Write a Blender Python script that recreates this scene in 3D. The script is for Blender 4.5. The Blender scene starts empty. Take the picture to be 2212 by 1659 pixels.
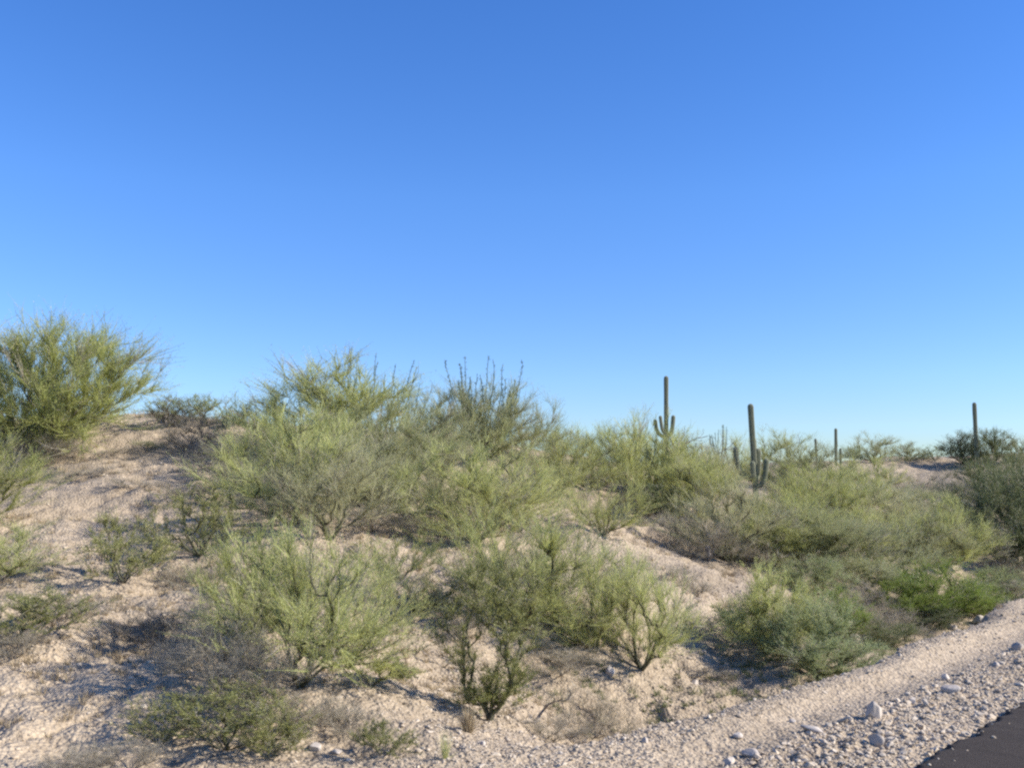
import bpy, math, random
import numpy as np
from math import radians, sin, cos, pi

# ------------------------------------------------------------------ camera, light, exposure
C = bpy.context.scene
col = C.collection
EYE = 2.2
FPX = 2123.0                       # focal length in units of a 2212-wide picture
PITCH = math.atan2(207.5, FPX)
cam_d = bpy.data.cameras.new('camera')
cam_d.sensor_width = 36.0
cam_d.lens = 36.0 * FPX / 2212.0
cam_d.clip_start = 0.1
cam_d.clip_end = 8000
cam = bpy.data.objects.new('camera', cam_d)
col.objects.link(cam)
cam.location = (0, 0, EYE)
cam.rotation_euler = (pi / 2 + PITCH, 0, 0)
C.camera = cam

SUN_EL = radians(31)
SUN_AZ = math.atan2(0.97, -0.13)     # direction towards the sun, from +Y clockwise (x right)
sx, sy, sz = sin(SUN_AZ) * cos(SUN_EL), cos(SUN_AZ) * cos(SUN_EL), sin(SUN_EL)
w = bpy.data.worlds.new('World')
C.world = w
w.use_nodes = True
nt = w.node_tree
bg = nt.nodes['Background']
sky = nt.nodes.new('ShaderNodeTexSky')
sky.sky_type = 'NISHITA'
sky.sun_disc = False
sky.sun_elevation = SUN_EL
sky.sun_rotation = SUN_AZ
sky.altitude = 900
sky.air_density = 1.0
sky.dust_density = 0.0
sky.ozone_density = 2.2
hs = nt.nodes.new('ShaderNodeHueSaturation')
hs.inputs['Saturation'].default_value = 1.30
hs.inputs['Hue'].default_value = 0.511
nt.links.new(sky.outputs[0], hs.inputs['Color'])
tcw = nt.nodes.new('ShaderNodeTexCoord'); spw = nt.nodes.new('ShaderNodeSeparateXYZ')
nt.links.new(tcw.outputs['Generated'], spw.inputs[0])
rpw = nt.nodes.new('ShaderNodeValToRGB')
for k_, (p_, c_) in enumerate([(0.0, (.44, .50, .66, 1)), (0.10, (.66, .73, .88, 1)), (0.28, (.95, .97, 1.05, 1)), (0.5, (1.0, 1.0, 1.08, 1))]):
    if k_ > 1: rpw.color_ramp.elements.new(p_)
    rpw.color_ramp.elements[k_].position = p_; rpw.color_ramp.elements[k_].color = c_
nt.links.new(spw.outputs['Z'], rpw.inputs[0])
mxw = nt.nodes.new('ShaderNodeMixRGB'); mxw.blend_type = 'MULTIPLY'; mxw.inputs[0].default_value = 1
nt.links.new(hs.outputs[0], mxw.inputs[1]); nt.links.new(rpw.outputs[0], mxw.inputs[2])
nt.links.new(mxw.outputs[0], bg.inputs['Color'])
bg.inputs['Strength'].default_value = 0.107

sl = bpy.data.lights.new('sun', 'SUN')
sl.energy = 4.2
sl.angle = radians(0.55)
sl.color = (1.0, 0.93, 0.83)
so = bpy.data.objects.new('sun', sl)
col.objects.link(so)
from mathutils import Vector
so.rotation_euler = Vector((sx, sy, sz)).to_track_quat('Z', 'Y').to_euler()
so.location = (20, -10, 30)

C.view_settings.view_transform = 'Standard'
C.view_settings.look = 'None'
C.view_settings.exposure = 1.0
C.view_settings.gamma = 1.0
C.render.engine = 'CYCLES'
C.cycles.max_bounces = 6
C.cycles.diffuse_bounces = 3
C.cycles.glossy_bounces = 2
C.cycles.transmission_bounces = 3
C.cycles.pixel_filter_type = 'BLACKMAN_HARRIS'
C.cycles.filter_width = 2.4
C.cycles.use_denoising = False

# ------------------------------------------------------------------ helpers
def smooth(x):
    x = np.clip(x, 0, 1)
    return x * x * (3 - 2 * x)

def _hash(ix, iy, seed):
    n = (ix.astype(np.int64) * 374761393 + iy.astype(np.int64) * 668265263 + seed * 1442695041) & 0xFFFFFFFF
    n = ((n ^ (n >> 13)) * 1274126177) & 0xFFFFFFFF
    n = (n ^ (n >> 16)) & 0xFFFFFF
    return n / float(0xFFFFFF)

def vnoise(x, y, seed=0):
    ix = np.floor(x); iy = np.floor(y)
    fx = smooth(x - ix); fy = smooth(y - iy)
    ix = ix.astype(np.int64); iy = iy.astype(np.int64)
    a = _hash(ix, iy, seed); b = _hash(ix + 1, iy, seed)
    c = _hash(ix, iy + 1, seed); d = _hash(ix + 1, iy + 1, seed)
    return (a + (b - a) * fx) * (1 - fy) + (c + (d - c) * fx) * fy - 0.5

def fbm(x, y, octs, seed=0, gain=0.5):
    s = 0; a = 1.0; f = 1.0
    for k in range(octs):
        s = s + a * vnoise(x * f + 17.3 * k, y * f - 9.1 * k, seed + k)
        a *= gain; f *= 2.03
    return s

def ray(px, py):
    u = (px - 1106.0) / FPX; v = (829.5 - py) / FPX
    yy = cos(PITCH) - sin(PITCH) * v
    zz = sin(PITCH) + cos(PITCH) * v
    return u / yy, zz / yy

# ------------------------------------------------------------------ terrain height
UX, UY = 0.675, 0.738              # direction of the road
NX, NY = -0.738, 0.675             # towards the hill
def to_st(x, y):
    return NX * x + NY * y, UX * x + UY * y
def from_st(s, t):
    return NX * s + UX * t, NY * s + UY * t

ctrl = []
def cp(px, py, d):
    u, v = ray(px, py); ctrl.append((u * d, d, EYE + v * d))
for p in [(-500,1640,7.0),(0,1640,7.6),(300,1640,7.6),(700,1640,7.7),(1050,1640,7.7),
          (0,1500,9.3),(400,1500,9.3),(800,1500,9.6),(1100,1500,9.8),(1300,1500,9.9),
          (0,1350,11.5),(400,1350,11.5),(800,1350,12),(1100,1350,12.5),(1350,1400,12.3),(-500,1350,11.5),
          (0,1200,15),(300,1200,15),(700,1200,15.5),(1000,1200,16.5),(1250,1250,16),(1400,1250,15.5),(-500,1200,15),
          (0,1080,20),(300,1060,20.5),(600,1100,20),(850,1080,21),(1100,1100,21.5),(1300,1130,21),(-500,1060,20),
          (100,980,25),(0,925,28),(-500,900,28),(300,925,27),(300,907,29),(450,912,29),(560,920,29),(750,948,29),
          (1000,958,32),(1150,972,33),(1250,990,34),(1400,1005,38),
          (1500,1040,42),(1650,1040,50),(1750,1000,60),(1900,993,67),(1950,1022,60),(2000,1000,66),(2100,988,67),(2250,988,66),(2450,985,66),
          (1450,1250,17),(1500,1150,25),(1500,1350,13),(1650,1300,16),(1650,1400,12.6),(1800,1300,18),(1900,1200,26),
          (2000,1300,19.5),(2100,1200,30),(2100,1100,42),(1900,1100,40),(1700,1100,34),(1700,1180,25),(2200,1230,28),
          (2200,1050,55),(2500,1200,32),(2500,1080,50),(1560,1260,17.5),(1420,1180,21)]:
    cp(*p)
for s, t, z in [(2.8,-15,0),(2.8,0,0),(2.8,10,0),(2.8,25,0),(2.8,45,0),(2.8,70,0.2),(4.9,6,0),(4.9,12,0.0),(5.2,20,0),(5.6,32,0),
                (5.6,50,0),(0,5,0),(0,30,0),(-6,-10,0),(-6,20,0),(-6,60,0.2),(-16,0,-.6),(-16,40,-.6),(-40,0,-1.5),(-40,60,-1.5),
                (7.5,20,-.35),(7.5,35,-.4),(8,-10,0.2),(20,-15,1.8),(35,-15,3.4)]:
    x, y = from_st(s, t); ctrl.append((x, y, z))
for x, y, z in [(-14,42,3.3),(0,44,3.0),(-30,40,3.2),(-40,70,0.5),(0,75,0.5),(15,80,2.4),(35,90,2.5),(60,90,1.5),(0,120,-1),(60,120,-1),
                (-60,110,-1),(-80,20,1),(100,60,0),(-60,-30,0),(50,-50,-1),(40,76,3.5),(20,72,3.0)]:
    ctrl.append((x, y, z))
ctrl = np.array(ctrl)
def _U(r2):
    return r2 * np.log(r2 + 1e-9)
SC = 30.0
cxy = ctrl[:, :2] / SC
n = len(ctrl)
K = _U(((cxy[:, None] - cxy[None]) ** 2).sum(-1)) + np.eye(n) * 0.0012
P = np.hstack([np.ones((n, 1)), cxy])
A = np.zeros((n + 3, n + 3)); A[:n, :n] = K; A[:n, n:] = P; A[n:, :n] = P.T
sol = np.linalg.solve(A, np.concatenate([ctrl[:, 2], np.zeros(3)]))

def height(x, y, detail=True):
    x = np.asarray(x, float); y = np.asarray(y, float)
    sh = x.shape; xf = x.ravel(); yf = y.ravel()
    out = np.empty(len(xf))
    for i in range(0, len(xf), 40000):
        q = np.stack([xf[i:i + 40000], yf[i:i + 40000]], 1) / SC
        d2 = ((q[:, None] - cxy[None]) ** 2).sum(-1)
        out[i:i + 40000] = _U(d2) @ sol[:n] + sol[n] + q @ sol[n + 1:]
    h = np.clip(out.reshape(sh), -3, 7)
    r = np.hypot(x, y)
    wf = smooth((r - 95) / 70)
    h = h * (1 - wf) + (-2.0) * wf
    s, t = to_st(x, y)
    # shoulder lip and ditch
    sb = 4.98 + 0.9 * smooth((t - 14) / 9) + .35 * smooth((8.5 - t) / 2.5) + 0.22 * vnoise(t * 0.5, t * 0, 5) + 0.10 * vnoise(t * 2.1, t * 0, 6)
    q = (s - sb)
    fade = smooth((t - 5.5) / 4) * (1 - smooth((t - 60) / 20))
    h = h - 0.74 * smooth(q / 0.38) * (1 - smooth((q - 2.1) / 3.0)) * fade
    h = h + 0.07 * np.exp(-((q + 0.22) / 0.22) ** 2) * fade
    hillm = smooth((s - 5.2) / 2.0)
    h = h + hillm * (0.34 * fbm(x * 0.22, y * 0.22, 2, 11) + 0.22 * fbm(x * 0.75, y * 0.75, 3, 21))
    if detail:
        h = h + (0.025 + 0.078 * hillm) * fbm(x * 2.3, y * 2.3, 4, 31)
        h = h - hillm * .10 * (1 - np.abs(fbm(x * .9 - .5 * y, y * .35 + .3 * x, 3, 63)) * 2.4).clip(0, 1) ** 3
        cut = np.exp(-((s - 6.6) / .9) ** 2) * np.exp(-((t - 9.2) / 2.4) ** 2)
        h = h - cut * (.22 + .25 * np.abs(fbm(x * 1.3, y * 2.2, 3, 64)))
        h = h + (0.017 + .020 * smooth(vnoise(x * .6, y * .6, 71) * 3 + .3) + .03 * (1 - smooth((s - 3.7) / .5)) - .015 * np.exp(-((s - 4.35) / .35) ** 2)) * fbm(x * 9, y * 9, 2, 41) * smooth((60 - r) / 30)
        # wheel rut along the shoulder
        h = h - 0.05 * np.exp(-((s - 4.4 - 0.12 * vnoise(t * .4, t * 0, 8)) / 0.28) ** 2)
    k = smooth((s - 2.9) / 0.7)
    h = h * k + (-0.045) * (1 - k) * smooth((s + 9) / 3) + (1 - smooth((s + 9) / 3)) * h * (1 - k)
    return h

def hit(px, py):
    u, v = ray(px, py)
    d = np.exp(np.linspace(math.log(4.0), math.log(130.0), 1500))
    zr = EYE + v * d
    hh = height(u * d, d)
    below = np.nonzero(zr <= hh)[0]
    if len(below) == 0:
        i = np.argmin(zr - hh)         # skyline: stand on the crest
    else:
        i = below[0]
    return float(u * d[i]), float(d[i]), float(hh[i])

# ------------------------------------------------------------------ mesh building
def mesh_from(name, V, F, mats, tint=None, smooth_shade=False):
    """V (n,3), F (m,k) quads or tris"""
    me = bpy.data.meshes.new(name)
    V = np.ascontiguousarray(V, dtype=np.float32)
    Fs = F if isinstance(F, list) else [F]
    nl = sum(f.size for f in Fs); nf = sum(len(f) for f in Fs)
    me.vertices.add(len(V)); me.loops.add(nl); me.polygons.add(nf)
    me.vertices.foreach_set('co', V.ravel())
    me.loops.foreach_set('vertex_index', np.concatenate([f.ravel() for f in Fs]).astype(np.int32))
    starts = []; o = 0
    for f in Fs:
        k = f.shape[1]
        starts.append(o + np.arange(len(f)) * k); o += f.size
    me.polygons.foreach_set('loop_start', np.concatenate(starts).astype(np.int32))
    me.polygons.foreach_set('use_smooth', np.full(nf, smooth_shade))
    me.update(calc_edges=True)
    me.validate()
    for m in (mats if isinstance(mats, (list, tuple)) else [mats]):
        me.materials.append(m)
    if tint is not None and len(tint) == len(me.polygons):
        at = me.attributes.new('tint', 'FLOAT', 'FACE')
        at.data.foreach_set('value', np.asarray(tint, np.float32))
    return me

def link(name, me, parent=None):
    o = bpy.data.objects.new(name, me)
    col.objects.link(o)
    if parent is not None:
        o.parent = parent
    return o

def empty(name, loc, label, cat, group=None, rz=0.0, sc=(1, 1, 1), tilt=(0, 0)):
    o = bpy.data.objects.new(name, None)
    col.objects.link(o)
    o.empty_display_size = 0.2
    o.location = loc; o.rotation_euler = (tilt[0], tilt[1], rz); o.scale = sc
    o['label'] = label; o['category'] = cat
    if group: o['group'] = group
    return o

def unit(v):
    return v / (np.linalg.norm(v, axis=-1, keepdims=True) + 1e-9)

def frusta(p0, p1, r0, r1, sides):
    d = unit(p1 - p0)
    ref = np.where(np.abs(d[:, 2:3]) > 0.9, np.array([[1., 0, 0]]), np.array([[0, 0, 1.]]))
    a = unit(np.cross(d, ref)); b = np.cross(d, a)
    th = np.arange(sides) * 2 * pi / sides
    off = a[:, None] * np.cos(th)[None, :, None] + b[:, None] * np.sin(th)[None, :, None]
    A0 = p0[:, None] + off * r0[:, None, None]
    A1 = (p1 + d * r1[:, None] * 0.3)[:, None] + off * r1[:, None, None]
    V = np.concatenate([A0, A1], 1).reshape(-1, 3)
    m = len(p0); i = np.arange(sides); j = (i + 1) % sides
    q = np.stack([i, j, j + sides, i + sides], 1)
    F = (np.arange(m)[:, None, None] * 2 * sides + q[None]).reshape(-1, 4)
    return V, F

def ribbons(P0, P1, P2, wd, rng):
    """two-segment tapering slivers"""
    m = len(P0)
    side = unit(np.cross(unit(P2 - P0), rng.normal(size=(m, 3)))) * wd[:, None] * 0.5
    V = np.stack([P0 - side, P0 + side, P1 - side * .8, P1 + side * .8, P2 - side * .15, P2 + side * .15], 1).reshape(-1, 3)
    q = np.array([[0, 1, 3, 2], [2, 3, 5, 4]])
    F = (np.arange(m)[:, None, None] * 6 + q[None]).reshape(-1, 4)
    return V, F

def leaflets(Pc, ln, wd, D, rng):
    m = len(Pc)
    s = unit(np.cross(D, rng.normal(size=(m, 3)))) * wd[:, None] * .5
    a = D * ln[:, None]
    V = np.stack([Pc, Pc + a * .5 + s, Pc + a, Pc + a * .5 - s], 1).reshape(-1, 3)
    F = (np.arange(m)[:, None] * 4 + np.arange(4)[None])
    return V, F

def cat(parts):
    Vs, Fs, o = [], [], 0
    for V, F in parts:
        Vs.append(V); Fs.append(F + o); o += len(V)
    return np.concatenate(Vs), np.concatenate(Fs)

# ------------------------------------------------------------------ materials
def new_mat(name):
    m = bpy.data.materials.new(name); m.use_nodes = True
    return m, m.node_tree, m.node_tree.nodes['Principled BSDF']

def ramp(t, stops):
    r = t.nodes.new('ShaderNodeValToRGB')
    e = r.color_ramp.elements
    while len(e) < len(stops): e.new(0.5)
    for k, (p, c) in enumerate(stops):
        e[k].position = p; e[k].color = (*c, 1)
    return r

def leaf_mat(name, dark, mid, light, transl=0.3, rough=0.6):
    m, t, b = new_mat(name)
    at = t.nodes.new('ShaderNodeAttribute'); at.attribute_name = 'tint'
    oi = t.nodes.new('ShaderNodeObjectInfo')
    tc = t.nodes.new('ShaderNodeTexCoord')
    nz = t.nodes.new('ShaderNodeTexNoise'); nz.inputs['Scale'].default_value = 5.0
    t.links.new(tc.outputs['Object'], nz.inputs['Vector'])
    a1 = t.nodes.new('ShaderNodeMath'); a1.operation = 'MULTIPLY_ADD'
    t.links.new(oi.outputs['Random'], a1.inputs[0]); a1.inputs[1].default_value = 0.24
    t.links.new(at.outputs['Fac'], a1.inputs[2])
    a2 = t.nodes.new('ShaderNodeMath'); a2.operation = 'MULTIPLY_ADD'
    t.links.new(nz.outputs['Fac'], a2.inputs[0]); a2.inputs[1].default_value = 0.7
    t.links.new(a1.outputs[0], a2.inputs[2])
    a3 = t.nodes.new('ShaderNodeMath'); a3.operation = 'MULTIPLY_ADD'
    t.links.new(a2.outputs[0], a3.inputs[0]); a3.inputs[1].default_value = 0.75; a3.inputs[2].default_value = -0.18
    r = ramp(t, [(0.15, dark), (0.5, mid), (0.9, light)])
    t.links.new(a3.outputs[0], r.inputs[0])
    t.links.new(r.outputs[0], b.inputs['Base Color'])
    b.inputs['Roughness'].default_value = rough
    b.inputs['Specular IOR Level'].default_value = 0.3
    tr = t.nodes.new('ShaderNodeBsdfTranslucent')
    t.links.new(r.outputs[0], tr.inputs['Color'])
    mx = t.nodes.new('ShaderNodeMixShader'); mx.inputs[0].default_value = transl
    t.links.new(b.outputs[0], mx.inputs[1]); t.links.new(tr.outputs[0], mx.inputs[2])
    t.links.new(mx.outputs[0], t.nodes['Material Output'].inputs['Surface'])
    return m

def bark_mat(name, c1, c2, scale=30):
    m, t, b = new_mat(name)
    tc = t.nodes.new('ShaderNodeTexCoord')
    nz = t.nodes.new('ShaderNodeTexNoise'); nz.inputs['Scale'].default_value = scale; nz.inputs['Detail'].default_value = 5
    t.links.new(tc.outputs['Object'], nz.inputs['Vector'])
    r = ramp(t, [(0.35, c1), (0.65, c2)])
    t.links.new(nz.outputs['Fac'], r.inputs[0]); t.links.new(r.outputs[0], b.inputs['Base Color'])
    b.inputs['Roughness'].default_value = 0.85
    bp = t.nodes.new('ShaderNodeBump'); bp.inputs['Strength'].default_value = 0.5; bp.inputs['Distance'].default_value = 0.02
    t.links.new(nz.outputs['Fac'], bp.inputs['Height']); t.links.new(bp.outputs[0], b.inputs['Normal'])
    return m

M = {}
M['pv'] = leaf_mat('palo_verde_foliage', (.26, .27, .09), (.47, .485, .175), (.65, .645, .30), .46)
M['pvdull'] = leaf_mat('dull_green_foliage', (.21, .22, .10), (.37, .385, .18), (.53, .53, .30), .38)
M['creo'] = leaf_mat('creosote_foliage', (.13, .14, .045), (.26, .265, .085), (.42, .41, .17), .3, .5)
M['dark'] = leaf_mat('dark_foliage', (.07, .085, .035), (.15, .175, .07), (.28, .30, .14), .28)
M['bright'] = leaf_mat('bright_green_foliage', (.13, .18, .03), (.25, .32, .06), (.41, .48, .14), .4)
M['blue'] = leaf_mat('grey_green_foliage', (.18, .21, .09), (.33, .37, .17), (.49, .53, .27), .38)
M['darkcreo'] = leaf_mat('dark_creosote_foliage', (.08, .095, .035), (.17, .195, .07), (.32, .34, .14), .3)
M['pvpale'] = leaf_mat('pale_palo_verde_foliage', (.28, .27, .145), (.48, .47, .25), (.64, .62, .38), .42)
M['pvlight'] = leaf_mat('light_palo_verde_foliage', (.27, .28, .10), (.50, .52, .19), (.68, .68, .32), .46)
M['pvdeep'] = leaf_mat('deep_palo_verde_foliage', (.21, .225, .07), (.40, .425, .13), (.58, .59, .24), .46)
M['brush'] = leaf_mat('dry_brush_twigs', (.24, .21, .15), (.41, .365, .275), (.58, .52, .41), .35, .8)
M['darkbrush'] = leaf_mat('dark_dry_brush_twigs', (.12, .11, .085), (.22, .20, .16), (.36, .33, .27), .2, .8)
M['straw'] = leaf_mat('straw_blades', (.22, .16, .10), (.38, .30, .18), (.55, .46, .30), .2, .8)
M['bark'] = bark_mat('dark_olive_bark', (.05, .05, .03), (.13, .125, .07))
M['barkg'] = bark_mat('green_bark', (.13, .14, .05), (.28, .29, .12))
M['barkgrey'] = bark_mat('grey_dead_bark', (.15, .125, .10), (.30, .26, .22))
M['oco'] = leaf_mat('ocotillo_stems', (.07, .09, .05), (.13, .16, .09), (.22, .25, .14), .1)
M['pear'] = leaf_mat('cactus_pads', (.16, .22, .10), (.26, .34, .17), (.38, .44, .25), .05)
M['cholla'] = leaf_mat('cholla_spines', (.30, .30, .14), (.50, .48, .24), (.66, .62, .38), .2)

def saguaro_mat():
    m, t, b = new_mat('saguaro_skin')
    at = t.nodes.new('ShaderNodeAttribute'); at.attribute_name = 'rib'
    tc = t.nodes.new('ShaderNodeTexCoord')
    nz = t.nodes.new('ShaderNodeTexNoise'); nz.inputs['Scale'].default_value = 7; nz.inputs['Detail'].default_value = 4
    t.links.new(tc.outputs['Object'], nz.inputs['Vector'])
    r = ramp(t, [(0.3, (.085, .105, .055)), (0.7, (.15, .17, .085))])
    t.links.new(nz.outputs['Fac'], r.inputs[0])
    mx = t.nodes.new('ShaderNodeMixRGB'); mx.inputs[2].default_value = (.50, .46, .33, 1)
    t.links.new(at.outputs['Fac'], mx.inputs[0]); t.links.new(r.outputs[0], mx.inputs[1])
    t.links.new(mx.outputs[0], b.inputs['Base Color'])
    b.inputs['Roughness'].default_value = .7
    return m
M['sag'] = saguaro_mat()

def rock_mat(name, c1, c2, c3):
    m, t, b = new_mat(name)
    tc = t.nodes.new('ShaderNodeTexCoord')
    at = t.nodes.new('ShaderNodeAttribute'); at.attribute_name = 'tint'
    nz = t.nodes.new('ShaderNodeTexNoise'); nz.inputs['Scale'].default_value = 9; nz.inputs['Detail'].default_value = 6
    t.links.new(tc.outputs['Object'], nz.inputs['Vector'])
    a = t.nodes.new('ShaderNodeMath'); a.operation = 'ADD'
    t.links.new(at.outputs['Fac'], a.inputs[0]); t.links.new(nz.outputs['Fac'], a.inputs[1])
    mu = t.nodes.new('ShaderNodeMath'); mu.operation = 'MULTIPLY'; mu.inputs[1].default_value = 0.67
    t.links.new(a.outputs[0], mu.inputs[0])
    r = ramp(t, [(0.2, c1), (0.5, c2), (0.9, c3)])
    t.links.new(mu.outputs[0], r.inputs[0]); t.links.new(r.outputs[0], b.inputs['Base Color'])
    b.inputs['Roughness'].default_value = .9
    bp = t.nodes.new('ShaderNodeBump'); bp.inputs['Strength'].default_value = .4; bp.inputs['Distance'].default_value = .02
    t.links.new(nz.outputs['Fac'], bp.inputs['Height']); t.links.new(bp.outputs[0], b.inputs['Normal'])
    return m
M['rock'] = rock_mat('pale_rock', (.24, .20, .155), (.36, .305, .25), (.50, .44, .37))
M['gravel'] = rock_mat('desert_gravel', (.27, .208, .145), (.405, .328, .236), (.53, .448, .34))

def ground_mat():
    m, t, b = new_mat('desert_soil')
    tc = t.nodes.new('ShaderNodeTexCoord')
    def noise(sc, det, rough=.55):
        nn = t.nodes.new('ShaderNodeTexNoise'); nn.inputs['Scale'].default_value = sc
        nn.inputs['Detail'].default_value = det; nn.inputs['Roughness'].default_value = rough
        t.links.new(tc.outputs['Object'], nn.inputs['Vector']); return nn
    n1 = noise(.35, 5); n2 = noise(6, 8, .65); n3 = noise(38, 3)
    r1 = ramp(t, [(0.3, (.325, .263, .188)), (0.68, (.47, .382, .273))])
    t.links.new(n1.outputs['Fac'], r1.inputs[0])
    r2 = ramp(t, [(0.3, (.62, .60, .58)), (0.5, (1, 1, 1)), (0.72, (1.25, 1.25, 1.25))])
    t.links.new(n2.outputs['Fac'], r2.inputs[0])
    mx = t.nodes.new('ShaderNodeMixRGB'); mx.blend_type = 'MULTIPLY'; mx.inputs[0].default_value = .75
    t.links.new(r1.outputs[0], mx.inputs[1]); t.links.new(r2.outputs[0], mx.inputs[2])
    vo = t.nodes.new('ShaderNodeTexVoronoi'); vo.inputs['Scale'].default_value = 22
    t.links.new(tc.outputs['Object'], vo.inputs['Vector'])
    r3 = ramp(t, [(0.0, (1.2, 1.18, 1.15)), (0.35, (1, 1, 1)), (0.75, (.78, .76, .74))])
    t.links.new(vo.outputs['Distance'], r3.inputs[0])
    mx2 = t.nodes.new('ShaderNodeMixRGB'); mx2.blend_type = 'MULTIPLY'; mx2.inputs[0].default_value = .7
    t.links.new(mx.outputs[0], mx2.inputs[1]); t.links.new(r3.outputs[0], mx2.inputs[2])
    t.links.new(mx2.outputs[0], b.inputs['Base Color'])
    b.inputs['Roughness'].default_value = .95
    b.inputs['Specular IOR Level'].default_value = .15
    ad = t.nodes.new('ShaderNodeMath'); ad.operation = 'SUBTRACT'
    t.links.new(n3.outputs['Fac'], ad.inputs[0]); t.links.new(vo.outputs['Distance'], ad.inputs[1])
    bp = t.nodes.new('ShaderNodeBump'); bp.inputs['Strength'].default_value = .8; bp.inputs['Distance'].default_value = .03
    t.links.new(ad.outputs[0], bp.inputs['Height']); t.links.new(bp.outputs[0], b.inputs['Normal'])
    return m
M['ground'] = ground_mat()

def asphalt_mat():
    m, t, b = new_mat('asphalt')
    tc = t.nodes.new('ShaderNodeTexCoord')
    nz = t.nodes.new('ShaderNodeTexNoise'); nz.inputs['Scale'].default_value = 90; nz.inputs['Detail'].default_value = 4
    n2 = t.nodes.new('ShaderNodeTexNoise'); n2.inputs['Scale'].default_value = 1.2; n2.inputs['Detail'].default_value = 4
    for q in (nz, n2): t.links.new(tc.outputs['Object'], q.inputs['Vector'])
    r = ramp(t, [(0.3, (.032, .026, .021)), (0.6, (.060, .048, .039)), (0.8, (.14, .12, .10))])
    a = t.nodes.new('ShaderNodeMath'); a.operation = 'MULTIPLY_ADD'; a.inputs[1].default_value = .25
    t.links.new(n2.outputs['Fac'], a.inputs[0]); t.links.new(nz.outputs['Fac'], a.inputs[2])
    a2 = t.nodes.new('ShaderNodeMath'); a2.operation = 'SUBTRACT'; a2.inputs[1].default_value = .1
    t.links.new(a.outputs[0], a2.inputs[0])
    t.links.new(a2.outputs[0], r.inputs[0]); t.links.new(r.outputs[0], b.inputs['Base Color'])
    b.inputs['Roughness'].default_value = .95; b.inputs['Specular IOR Level'].default_value = .15
    bp = t.nodes.new('ShaderNodeBump'); bp.inputs['Strength'].default_value = .6; bp.inputs['Distance'].default_value = .01
    t.links.new(nz.outputs['Fac'], bp.inputs['Height']); t.links.new(bp.outputs[0], b.inputs['Normal'])
    return m
M['asphalt'] = asphalt_mat()

# ------------------------------------------------------------------ setting: ground, road
def build_ground():
    rr = np.concatenate([[0.6, 1.5, 3.0], np.exp(np.linspace(math.log(4.5), math.log(90), 640)), [100, 115, 135, 160, 200, 280, 420, 700, 1200, 2200, 4500]])
    aa = np.concatenate([np.linspace(-36, 36, 760), np.linspace(37, 60, 60), np.linspace(64, 296, 80), np.linspace(300, 323, 60)])
    aa = np.radians(aa)
    R, Aa = np.meshgrid(rr, aa, indexing='ij')
    X = R * np.sin(Aa); Y = R * np.cos(Aa)
    Z = height(X, Y)
    nr, na = X.shape
    V = np.stack([X, Y, Z], -1).reshape(-1, 3)
    i = np.arange(nr - 1)[:, None] * na; j = np.arange(na)[None]; j2 = (j + 1) % na
    F = np.stack([i + j, i + na + j, i + na + j2, i + j2], -1).reshape(-1, 4)[:, ::-1]
    c = len(V); V = np.vstack([V, [[0, 0, float(height(0., 0.))]]])
    jj = np.arange(na)
    T = np.stack([jj, (jj + 1) % na, np.full(na, c)], 1)[:, ::-1]
    me = mesh_from('ground', V, [F, T], M['ground'], smooth_shade=True)
    o = link('ground', me); o['kind'] = 'structure'
    return o
build_ground()

def build_road():
    t = np.concatenate([np.arange(-30, 4, 1.0), np.arange(4, 26, 0.04), np.arange(26, 120, 1.0)])
    ed = 3.0 + 0.12 * fbm(t * 1.6, t * 0, 5, 77, .65) + 0.06 * vnoise(t * 12, t * 0, 78)
    ss = [-4.6, -2.0, 0.6]
    cols = []
    for s in ss: cols.append((np.full_like(t, s), np.full_like(t, 0.0)))
    cols.append((ed - 0.05, np.full_like(t, 0.0)))
    cols.append((ed, np.full_like(t, -0.012)))
    cols.append((ed + 0.02, np.full_like(t, -0.08)))
    V = []
    for s, z in cols:
        x, y = from_st(s, t)
        V.append(np.stack([x, y, z + 0.02 - 0.0 * s], 1))
    V = np.stack(V, 1); nt_, nc = V.shape[:2]
    i = np.arange(nt_ - 1)[:, None] * nc; j = np.arange(nc - 1)[None]
    F = np.stack([i + j, i + j + nc, i + j + nc + 1, i + j + 1], -1).reshape(-1, 4)[:, ::-1]
    me = mesh_from('road', V.reshape(-1, 3), F[:, ::-1], M['asphalt'], smooth_shade=True)
    o = link('road', me); o['kind'] = 'structure'
build_road()

# ------------------------------------------------------------------ stones
ph = (1 + 5 ** .5) / 2
ICO = unit(np.array([[-1, ph, 0], [1, ph, 0], [-1, -ph, 0], [1, -ph, 0], [0, -1, ph], [0, 1, ph], [0, -1, -ph], [0, 1, -ph],
                     [ph, 0, -1], [ph, 0, 1], [-ph, 0, -1], [-ph, 0, 1]], float))
ICOF = np.array([[0, 11, 5], [0, 5, 1], [0, 1, 7], [0, 7, 10], [0, 10, 11], [1, 5, 9], [5, 11, 4], [11, 10, 2], [10, 7, 6], [7, 1, 8],
                 [3, 9, 4], [3, 4, 2], [3, 2, 6], [3, 6, 8], [3, 8, 9], [4, 9, 5], [2, 4, 11], [6, 2, 10], [8, 6, 7], [9, 8, 1]])

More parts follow.
